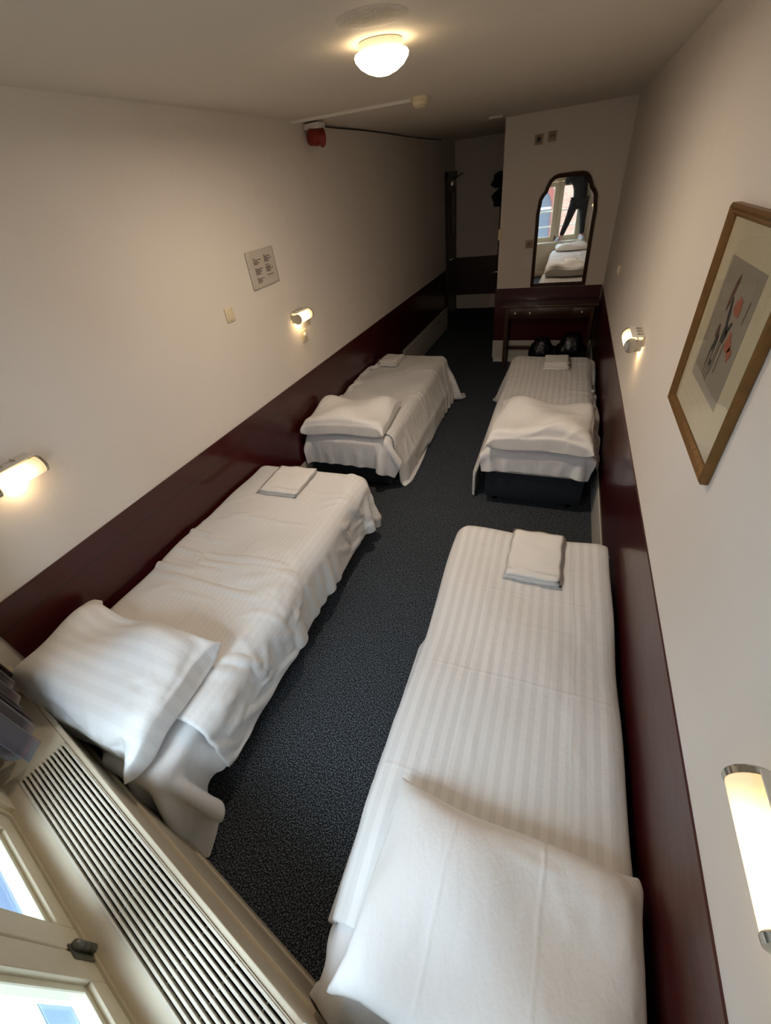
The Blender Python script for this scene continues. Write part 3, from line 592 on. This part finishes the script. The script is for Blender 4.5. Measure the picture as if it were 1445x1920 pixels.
# siren, trunking, smoke detector
g = thing('fire_alarm_siren', (-2.055, 4.12, 2.73), 'red fire alarm sounder hanging at the ceiling corner of the left wall', 'alarm')
MB().box(-2.12, -1.99, 4.05, 4.17, 2.72, 2.757, .004).build('mounting_box', WHITEPL, g, True)
MB().lathe((-2.075, 4.02, 2.672), (.55, .83, -.05), [(0, .036), (.01, .052), (.075, .054), (.08, .046), (.1, .05), (.118, .062), (.124, .062), (.126, .05)], 32).build('sounder_body', REDPL, g, True)
MB().tube([(-2.05, 4.07, 2.72), (-2.04, 4.08, 2.70)], .012).build('stem', WHITEPL, g, True)
tag(MB().box(-2.13, -1.19, 3.86, 3.895, HC - .02, HC, .003, T=lambda x, y, z: Vector((x, y + (x + 2.13) * .10, z))).build('cable_trunking', WHITEPL, None, True), 'white cable trunking across the ceiling from the red alarm to the smoke detector', 'trunking')
g = thing('smoke_detector', (-1.13, 3.98, HC), 'cream smoke detector on the ceiling at the end of the trunking', 'smoke detector')
MB().lathe((-1.13, 3.98, HC), (0, 0, -1), [(0, .062), (.02, .062), (.024, .055), (.045, .05), (.055, .035), (.058, .01)], 32).build('detector_head', IVORY, g, True)
m = MB()
for k in range(12):
    a = k * math.pi / 6; m.box(-.002, .002, -.004, .004, -.012, .012, T=lambda x, y, z, a=a: Vector((-1.13 + .05 * math.cos(a) - y * math.sin(a), 3.98 + .05 * math.sin(a) + y * math.cos(a), HC - .034 + z)))
m.build('vent_slots', BLACKPL, g)
tag(MB().tube([(XL(4.15) + .008, 4.15, HC - .012)] + [(XL(y) + .008, y, HC - .012 - .006 * math.sin(y * 2)) for y in np.linspace(4.6, 8.2, 12)], .006).build('alarm_cable', BLACKPL, None, True), 'thin dark cable running along the ceiling corner behind the red alarm', 'cable')
tag(MB().box(-1.0, -.86, 6.2, 6.24, HC - .02, HC, .003).build('short_trunking', WHITEPL, None, True), 'short white trunking piece on the ceiling by the projecting wall corner', 'trunking')

# ------------------------------------------------------------------ mirror
half = [(0, 2.205), (.13, 2.203), (.178, 2.19), (.222, 2.155), (.252, 2.10), (.268, 2.055), (.30, 2.02), (.325, 1.975), (.334, 1.90), (.345, 1.83), (.342, 1.7), (.340, 1.02)]
MC = -.092
def outline(sh, ins):
    out = []
    pts = [Vector((x, z)) for x, z in half]
    for i, p_ in enumerate(pts):
        a = pts[max(i - 1, 0)]; c = pts[min(i + 1, len(pts) - 1)]; d = (c - a).normalized(); nrm = Vector((d.y, -d.x))
        if i == 0: nrm = Vector((0, -1))
        if nrm.x > 0 or (i == 0): pass
        nrm = nrm if (nrm.x * (p_.x + .01) < 0 or i == 0) else -nrm
        if nrm.y > 0: nrm.y = -abs(nrm.y) if i < 5 else nrm.y
        q = p_ + nrm * ins
        if i == len(pts) - 1: q = Vector((p_.x - ins, p_.y + ins))
        out.append(q)
    r_ = [(MC + q.x + sh(q.y), q.y) for q in out]; l_ = [(MC - q.x + sh(q.y), q.y) for q in out[1:]]
    return r_ + l_[::-1]
sh = lambda z: (z - 1.6) * -.012
gm = thing('wall_mirror', (MC, YN, 1.0), 'tall shaped mirror in a dark wood frame standing above the dressing table', 'mirror')
Oo, Oi, Om = outline(sh, 0), outline(sh, .042), outline(sh, .03); m = MB()
Tm = lambda x, z, y: Vector((x, YN - y, z))
n_ = len(Oo)
va = [m.b.verts.new(Tm(*q, .001)) for q in Oo]; vb = [m.b.verts.new(Tm(*q, .022)) for q in Oo]; vc = [m.b.verts.new(Tm((a[0] + c[0]) / 2, (a[1] + c[1]) / 2, .032)) for a, c in zip(Oo, Oi)]; vd = [m.b.verts.new(Tm(*q, .018)) for q in Oi]; ve = [m.b.verts.new(Tm(*q, .001)) for q in Oi]
for A, B in ((va, vb), (vb, vc), (vc, vd), (vd, ve), (ve, va)):
    for i in range(n_): m.b.faces.new([A[i], A[(i + 1) % n_], B[(i + 1) % n_], B[i]])
m.build('mirror_frame', DARKWOOD, gm, True)
MB().prism(Om, .004, .014, T=Tm).build('mirror_glass', MIRROR, gm)

# ------------------------------------------------------------------ framed flower picture
gp_ = thing('framed_picture', (XR, 1.55, 1.53), 'gilt framed flower picture with a wide mount hanging on the right wall', 'picture')
y0, y1, z0, z1, fw = 1.24, 1.86, 1.515, 2.15, .032
m = MB(); q = lambda y, z, x: Vector((XR - x, y, z)); Q = [(y0, z0), (y1, z0), (y1, z1), (y0, z1)]
prof = [(0, .002), (0, .022), (.008, .028), (.018, .020), (.022, .022), (fw, .012), (fw, .002)]
rings = []
for ins, x in prof: rings.append([m.b.verts.new(q(y + (ins if y == y0 else -ins), z + (ins if z == z0 else -ins), x)) for y, z in Q])
rings.append(rings[0])
for A, B in zip(rings, rings[1:]):
    for i in range(4): m.b.faces.new([A[i], A[(i + 1) % 4], B[(i + 1) % 4], B[i]])
m.build('picture_frame', GOLD, gp_)
MB().box(XR - .008, XR - .004, y0 + .02, y1 - .02, z0 + .02, z1 - .02).build('mount_board', MATB, gp_)
MB().box(XR - .0085, XR - .008, 1.40, 1.73, 1.67, 2.03).build('art_sheet', ARTP, gp_)
fl = {'ink': [], 'red': [], 'brown': []}
def blob(y, z, ry, rz, a=0, n=12, jit=.25, seed=0):
    rr = random.Random(seed); return [(y + (ry * math.cos(t_) * k) * math.cos(a) - (rz * math.sin(t_) * k) * math.sin(a), z + (ry * math.cos(t_) * k) * math.sin(a) + (rz * math.sin(t_) * k) * math.cos(a)) for t_, k in [(2 * math.pi * i / n, 1 - jit * rr.random()) for i in range(n)]]
def flat(polys, name, mat, lift):
    m = MB()
    for pl in polys: m.prism(pl, lift, lift + .0003, T=lambda y, z, x: Vector((XR - x, y, z)))
    return m.build(name, mat, gp_)
PW = plain('petal_wash', rgb(160, 96, 70), .8, 0, .35, 60)
for bl in (blob(1.52, 1.93, .033, .03, 0, 14, .3, 1), blob(1.49, 1.84, .038, .028, .3, 14, .4, 2), blob(1.46, 1.82, .022, .025, 0, 12, .4, 3)): flat([bl], 'orange_petal', PW, .0090)
BW = plain('brown_wash', rgb(96, 64, 50), .8)
for bl in (blob(1.60, 1.95, .014, .055, .25, 12, .2, 4), blob(1.615, 1.84, .016, .03, 0, 12, .3, 5)): flat([bl], 'brown_petal', BW, .0090)
m_ = [blob(1.57, 1.90, .012, .05, -.35, 12, .3, 6), blob(1.55, 1.85, .022, .03, 0, 12, .5, 7), blob(1.60, 1.81, .012, .035, .2, 12, .4, 8), blob(1.585, 1.755, .013, .013, 0, 10, .4, 9), blob(1.53, 1.87, .010, .03, .6, 10, .4, 10)]
for k, (y, zt, zb) in enumerate([(1.61, 1.84, 1.71), (1.59, 1.82, 1.69), (1.565, 1.84, 1.70), (1.55, 1.83, 1.73), (1.52, 1.83, 1.74), (1.44, 1.96, 1.90), (1.62, 1.80, 1.73)]):
    m_.append([(y - .0015, zt), (y + .0015, zt), (y + .008 + .001, zb), (y + .007, zb)])
IW = plain('ink_wash', rgb(58, 56, 50), .8)
for pl in m_: flat([pl], 'dark_stem' if len(pl) == 4 else 'dark_leaf', IW, .0095)
MB().poly([(XR - .0112, y, z) for y, z in ((y0 + .028, z0 + .028), (y1 - .028, z0 + .028), (y1 - .028, z1 - .028), (y0 + .028, z1 - .028))]).build('picture_glass', GLASS, gp_)

# ------------------------------------------------------------------ dressing table and things under it
gt = thing('dressing_table', (-.14, 6.43, 0), 'dark wooden dressing table with brass knobs under the mirror', 'table')
MB().box(-.74, .452, 6.27, 6.58, .83, .855, .005).build('table_top', MAHOG, gt, True)
MB().box(-.66, .39, 6.30, 6.57, .69, .83, .003).build('apron', MAHOG, gt, True)
for x0, x1, ks in ((-.64, -.46, (-.565,)), (-.44, .13, (-.375,)), (.15, .37, (.265,))):
    dr = MB().box(x0, x1, 6.288, 6.302, .71, .81, .003).build('drawer', DARKWOOD, gt, True)
    for kx in ks: sub(MB().lathe((kx, 6.288, .765), (0, -1, 0), [(0, .006), (.008, .006), (.012, .013), (.02, .012), (.023, .004)], 16), 'knob', BRASS, dr, True)
for x in (-.68, .39):
    for y in (6.31, 6.54): MB().prism([(x - .022, y - .02), (x + .022, y - .02), (x + .022, y + .02), (x - .022, y + .02)], 0, .83).build('leg', MAHOG, gt)
MB().box(-.68, .40, 6.52, 6.55, .215, .26, .003).build('stretcher', MAHOG, gt, True)
def bag(cx, cy, rx, ry, h, label, seed):
    m = MB(); rr = random.Random(seed); n, k = 28, 14; rings = []
    for j in range(k + 1):
        v = j / k; rad = (math.sin(min(v * 1.25 + .12, 1) * math.pi * .5)) * (1 - max(0, v - .55) ** 1.4 * 1.7)
        rings.append([m.b.verts.new((cx + rx * rad * math.cos(2 * math.pi * i / n) * (1 + .12 * math.sin(i * 1.9 + j + seed)), cy + ry * rad * math.sin(2 * math.pi * i / n) * (1 + .1 * math.sin(i * 2.3 + seed)), .004 + h * v + .015 * math.sin(i * 1.7 + j * 1.3 + seed) * v)) for i in range(n)])
    for a, c in zip(rings, rings[1:]):
        for i in range(n): m.b.faces.new([a[i], a[(i + 1) % n], c[(i + 1) % n], c[i]])
    m.b.faces.new(rings[0][::-1]); m.b.faces.new(rings[-1])
    return tag(m.build('black_bag', BLACKPL, None, 'all'), label, 'bag', 'black bags under the dressing table')
bag(-.17, 6.18, .17, .13, .46, 'smaller shiny black bag under the middle of the dressing table', 1)
bag(.20, 6.17, .19, .14, .52, 'larger shiny black bag under the right end of the dressing table', 5)

# ------------------------------------------------------------------ dark passage at the back
gd = thing('passage_door', (XL(8.8), 8.78, .2), 'grey door with a narrow glass panel and closer in the dark passage', 'door')
MB().prism([(XL(8.46), 8.46), (XL(9.08), 9.08), (XL(9.08) + .03, 9.08), (XL(8.46) + .03, 8.46)], .2, 2.3).build('door_leaf', GREYDOOR, gd)
MB().box(XL(8.8) + .028, XL(8.8) + .04, 8.64, 8.92, 1.5, 2.1, .003).build('glass_panel', BLACKPL, gd, True)
MB().box(XL(8.4) + .005, XL(8.4) + .05, 8.40, 8.46, .2, 2.36).box(XL(8.8) + .005, XL(8.8) + .05, 8.40, 9.08, 2.3, 2.38).build('door_frame', DARKDOOR, gd)
MB().box(XL(8.6) + .03, XL(8.6) + .09, 8.55, 8.75, 2.19, 2.26, .005).tube([(XL(8.6) + .09, 8.65, 2.27), (XL(8.6) + .27, 8.55, 2.34)], .01).build('door_closer', CHROME, gd, True)
MB().tube([(XL(8.5) + .03, 8.53, 1.14), (XL(8.5) + .075, 8.53, 1.14), (XL(8.5) + .08, 8.66, 1.14)], .011).box(XL(8.5) + .03, XL(8.5) + .038, 8.505, 8.555, 1.03, 1.17).build('handle', CHROME, gd, True)
gc = thing('cupboard_door', (-1.0, 8.2, 0), 'dark half open door edge at the right of the passage', 'door')
MB().box(-1.09, -.885, 8.1, 8.14, .02, 1.98, .003).build('door_leaf', DARKDOOR, gc, True)
MB().tube([(-.90, 6.50 + .3, 1.19), (-.94, 6.80, 1.19), (-.95, 6.74, 1.19)], .008).build('handle', CHROME, gc, True)
def coat(cx, cy, zt, zb, r, label, name, seed):
    m = MB(); n, k = 24, 14; rings = []
    for j in range(k + 1):
        v = j / k; rad = r * (math.sin(min(1, v * 2.2 + .12) * math.pi / 2)) * (.86 + .14 * math.sin(v * 9 + seed)) * (1 if v < .9 else .8)
        rings.append([m.b.verts.new((cx + rad * math.cos(2 * math.pi * i / n) * (1 + .08 * math.sin(i * 2.1 + seed)), cy + rad * 1.1 * math.sin(2 * math.pi * i / n), zt + (zb - zt) * v)) for i in range(n)])
    for a, c in zip(rings, rings[1:]):
        for i in range(n): m.b.faces.new([a[i], a[(i + 1) % n], c[(i + 1) % n], c[i]])
    m.b.faces.new(rings[0][::-1]); m.b.faces.new(rings[-1])
    return tag(m.build(name, COATM, None, 'all'), label, 'coat')
coat(-1.03, 7.6, 2.30, 2.115, .125, 'black hat shape hanging topmost on the passage side of the projecting wall', 'hanging_hat', 1)
coat(-1.03, 7.62, 2.112, 1.90, .12, 'black bundle of cloth hanging below the dark hat in the passage', 'hanging_coat', 4)

# ------------------------------------------------------------------ curtain in the left corner
def curtain():
    g = thing('curtain', (-1.85, .10, .8), 'dark grey curtain with pinkish bands hanging in the left corner by the window', 'curtain')
    rr = random.Random(2); m = MB(); n = 150; zt, zb = 2.66, .80; rows = 26; vs = []
    s0, s1 = -2.12, -1.58
    for j in range(rows + 1):
        v = j / rows; z = zt + (zb - zt) * v; row = []
        for i in range(n + 1):
            u = i / n; s_ = s0 + (s1 - s0) * u; ph = u * 2 * math.pi * 7.5
            d = -.235 - .065 * u ** 2 + (.046 + .012 * math.sin(u * 9)) * math.sin(ph + .5 * math.sin(u * 12) + .3 * v) ; s_ += .018 * math.sin(2 * ph + 1) 
            row.append(m.b.verts.new(W(s_ + .01 * math.sin(v * 4) * math.sin(u * 7), d, z + .012 * math.sin(ph * .5 + 1))))
        vs.append(row)
    for a, c in zip(vs, vs[1:]):
        for i in range(n): m.b.faces.new([a[i], a[i + 1], c[i + 1], c[i]])
    o = m.build('curtain_cloth', None or CURTM, g, 'all'); md = o.modifiers.new('t', 'SOLIDIFY'); md.thickness = .006
    MB().tube([W(-2.16, -.335, 2.70), W(.4, -.335, 2.70)], .012, 12).build('curtain_rod', STEEL, g, True)
t = NT('curtain_weave'); p = t.pos(); sp = t.n('ShaderNodeSeparateXYZ'); t.l(p, sp.inputs[0]); t.b.inputs['Roughness'].default_value = .9; t.b.inputs['Sheen Weight'].default_value = .3
zf = t.math('FRACT', t.math('DIVIDE', t.math('SUBTRACT', sp.outputs[2], .83), .19)); mk = t.math('LESS_THAN', zf, .07)
t.l(t.mixc(t.math('MULTIPLY', mk, .8), rgb(52, 43, 46), rgb(92, 42, 54)), t.b.inputs['Base Color']); CURTM = t.m
curtain()

# ------------------------------------------------------------------ the photographer, seen only in the mirror
def skin(name, verts, edges, radii, mat, parent, sub_=2, root=0):
    me = bpy.data.meshes.new(name); me.from_pydata(verts, edges, []); me.materials.append(mat)
    o = bpy.data.objects.new(name, me); COL.objects.link(o); m = o.modifiers.new('skin', 'SKIN'); m.use_smooth_shade = True
    for v, r_ in zip(me.skin_vertices[0].data, radii): v.radius = (r_, r_) if not isinstance(r_, tuple) else r_; v.use_root = False
    me.skin_vertices[0].data[root].use_root = True
    m = o.modifiers.new('sub', 'SUBSURF'); m.levels = sub_; m.render_levels = sub_
    return part(o, parent)
gpn = thing('person', (.0, -.31, .727), 'person in dark clothes holding a phone on the window sill, seen in the mirror', 'person')
V = [(.09, -.30, 1.58), (.08, -.29, 1.72), (.05, -.28, 1.90), (.02, -.27, 2.07), (.0, -.265, 2.16), (.0, -.25, 2.24), (.0, -.235, 2.33), (.0, -.235, 2.40),
     (-.02, -.29, 1.50), (-.12, -.27, 1.16), (-.24, -.27, .82), (-.28, -.215, .765), (.19, -.30, 1.50), (.22, -.32, 1.16), (.25, -.375, .82), (.25, -.30, .765),
     (-.18, -.27, 2.06), (-.27, -.20, 1.90), (-.105, -.075, 2.10), (-.075, -.055, 2.19), (.18, -.27, 2.06), (.27, -.22, 1.88), (.095, -.11, 2.09), (.045, -.085, 2.19)]
Eg = [(0, 1), (1, 2), (2, 3), (3, 4), (4, 5), (5, 6), (6, 7), (0, 8), (8, 9), (9, 10), (10, 11), (0, 12), (12, 13), (13, 14), (14, 15), (3, 16), (16, 17), (17, 18), (18, 19), (3, 20), (20, 21), (21, 22), (22, 23)]
Rd = [.135, .138, .142, .115, .05, .058, .078, .06, .105, .068, .045, .035, .105, .062, .045, .035, .062, .046, .033, .024, .062, .046, .033, .024]
skin('body', V, Eg, [r_ * (.62 if i < 4 else .8 if i in (8, 12) else 1) for i, r_ in enumerate(Rd)], SKIN, gpn)
def sc(idx, k, add=.0): return [tuple(a * k + add for a in Rd[i]) if isinstance(Rd[i], tuple) else Rd[i] * k + add for i in idx]
skin('jacket', [(V[0][0], V[0][1], 1.38) if i == 0 else V[i] for i in (0, 1, 2, 3, 4, 16, 17, 18, 20, 21, 22)], [(0, 1), (1, 2), (2, 3), (3, 4), (3, 5), (5, 6), (6, 7), (3, 8), (8, 9), (9, 10)], sc((0, 1, 2, 3, 4, 16, 17, 18, 20, 21, 22), 1.12, .008), JACKET, gpn)
skin('trousers', [V[i] for i in (0, 8, 9, 10, 12, 13, 14)], [(0, 1), (1, 2), (2, 3), (0, 4), (4, 5), (5, 6)], sc((0, 8, 9, 10, 12, 13, 14), 1.08, .01), TROUS, gpn)
skin('hair', [(0, -.29, 2.36), (0, -.26, 2.43), (0, -.20, 2.435)], [(0, 1), (1, 2)], [.075, .075, .05], HAIR, gpn, root=1)
for sgn in (-1, 1):                                                  # face
    MB().lathe((sgn * .028, -.163, 2.345), (0, 1, 0), [(0, .008), (.004, .009), (.008, .004)], 12).build('eye', SOLE, gpn, True)
    MB().lathe((sgn * .078, -.235, 2.33), (sgn, 0, 0), [(0, .018), (.008, .02), (.014, .012)], 14, (1, 1.5)).build('ear', SKIN, gpn, True)
MB().tube([(0, -.165, 2.35), (0, -.148, 2.318), (0, -.162, 2.31)], [.006, .011, .008]).build('nose', SKIN, gpn, True)
MB().tube([(-.022, -.165, 2.285), (0, -.158, 2.283), (.022, -.165, 2.285)], [.003, .006, .003]).build('mouth', plain('lips', rgb(170, 100, 90), .5), gpn, True)
for fx, fy, a in ((-.30, -.232, 1.9), (.25, -.33, 1.1)):             # shoes, soles on the sill
    c_, s_ = math.cos(a), math.sin(a); T = lambda x, y, z: Vector((fx + x * c_ - y * s_, fy + x * s_ + y * c_, z))
    pts = [(-.10, -.03), (-.105, 0), (-.10, .03), (-.02, .036), (.06, .045), (.115, .035), (.135, 0), (.115, -.035), (.06, -.042), (-.02, -.034)]
    sh_ = MB(); rings = []
    for z, k in ((.752, 1), (.775, 1), (.80, .9), (.82, .7)):
        rings.append([sh_.b.verts.new(T(x * k - (1 - k) * .16, y * k, z - (.018 if x > .05 and z > .78 else 0))) for x, y in pts])
    for A, B in zip(rings, rings[1:]):
        for i in range(10): sh_.b.faces.new([A[i], A[(i + 1) % 10], B[(i + 1) % 10], B[i]])
    sh_.b.faces.new(rings[0][::-1]); sh_.b.faces.new(rings[-1]); so_ = sh_.build('shoe', SHOE, gpn, 'all')
    sub(MB().prism([(x * 1.05, y * 1.08) for x, y in pts], .7275, .753, T=T), 'sole', SOLE, so_)
Rm = Matrix(M3)
ph_c = CAMP + Rm @ Vector((.0, -.055, .011))
Tp = lambda x, y, z: ph_c + Rm @ Vector((x, y, z))
ph = tag(MB().box(-.037, .037, -.08, .08, -.004, .004, .003, T=Tp).build('smartphone', PHONE, None, True), 'dark smartphone held up by the person reflected in the mirror', 'phone')
for sgn, wr in ((-1, V[19]), (1, V[23])):                            # hands: palm, four fingers and a thumb round the phone
    wl = Rm.inverted() @ (Vector(wr) - ph_c); pc = Vector((sgn * .050, -.052, .016)); hv = [tuple(Tp(*wl)), tuple(Tp(*((wl + pc) / 2))), tuple(Tp(*pc))]; he = [(0, 1), (1, 2)]; hr = [.022, .026, .024]
    for k in range(4):
        y = -.078 + k * .019; b0 = len(hv); L = (.9, 1, .95, .75)[k]
        ch = [Vector((sgn * .058, y, .018)), Vector((sgn * .050, y + .003, .0 - .012)), Vector((sgn * (.050 - .02 * L), y + .004, -.0135)), Vector((sgn * (.050 - .033 * L), y + .004, -.0125))]
        ch = [Vector((sgn * .05, y, .021)), Vector((sgn * .035, y + .002, .016)), Vector((sgn * (.035 - .018 * L), y + .003, .0138)), Vector((sgn * (.035 - .032 * L), y + .003, .0132))]
        hv += [tuple(Tp(*q_)) for q_ in ch]; he += [(2, b0), (b0, b0 + 1), (b0 + 1, b0 + 2), (b0 + 2, b0 + 3)]; hr += [.011, .0092, .0085, .0072]
    b0 = len(hv); hv += [tuple(Tp(sgn * .052, -.07, .004)), tuple(Tp(sgn * .046, -.06, -.013)), tuple(Tp(sgn * .028, -.052, -.0145))]; he += [(2, b0), (b0, b0 + 1), (b0 + 1, b0 + 2)]; hr += [.012, .0095, .008]
    skin('hand', hv, he, hr, SKIN, gpn, 1, 2)
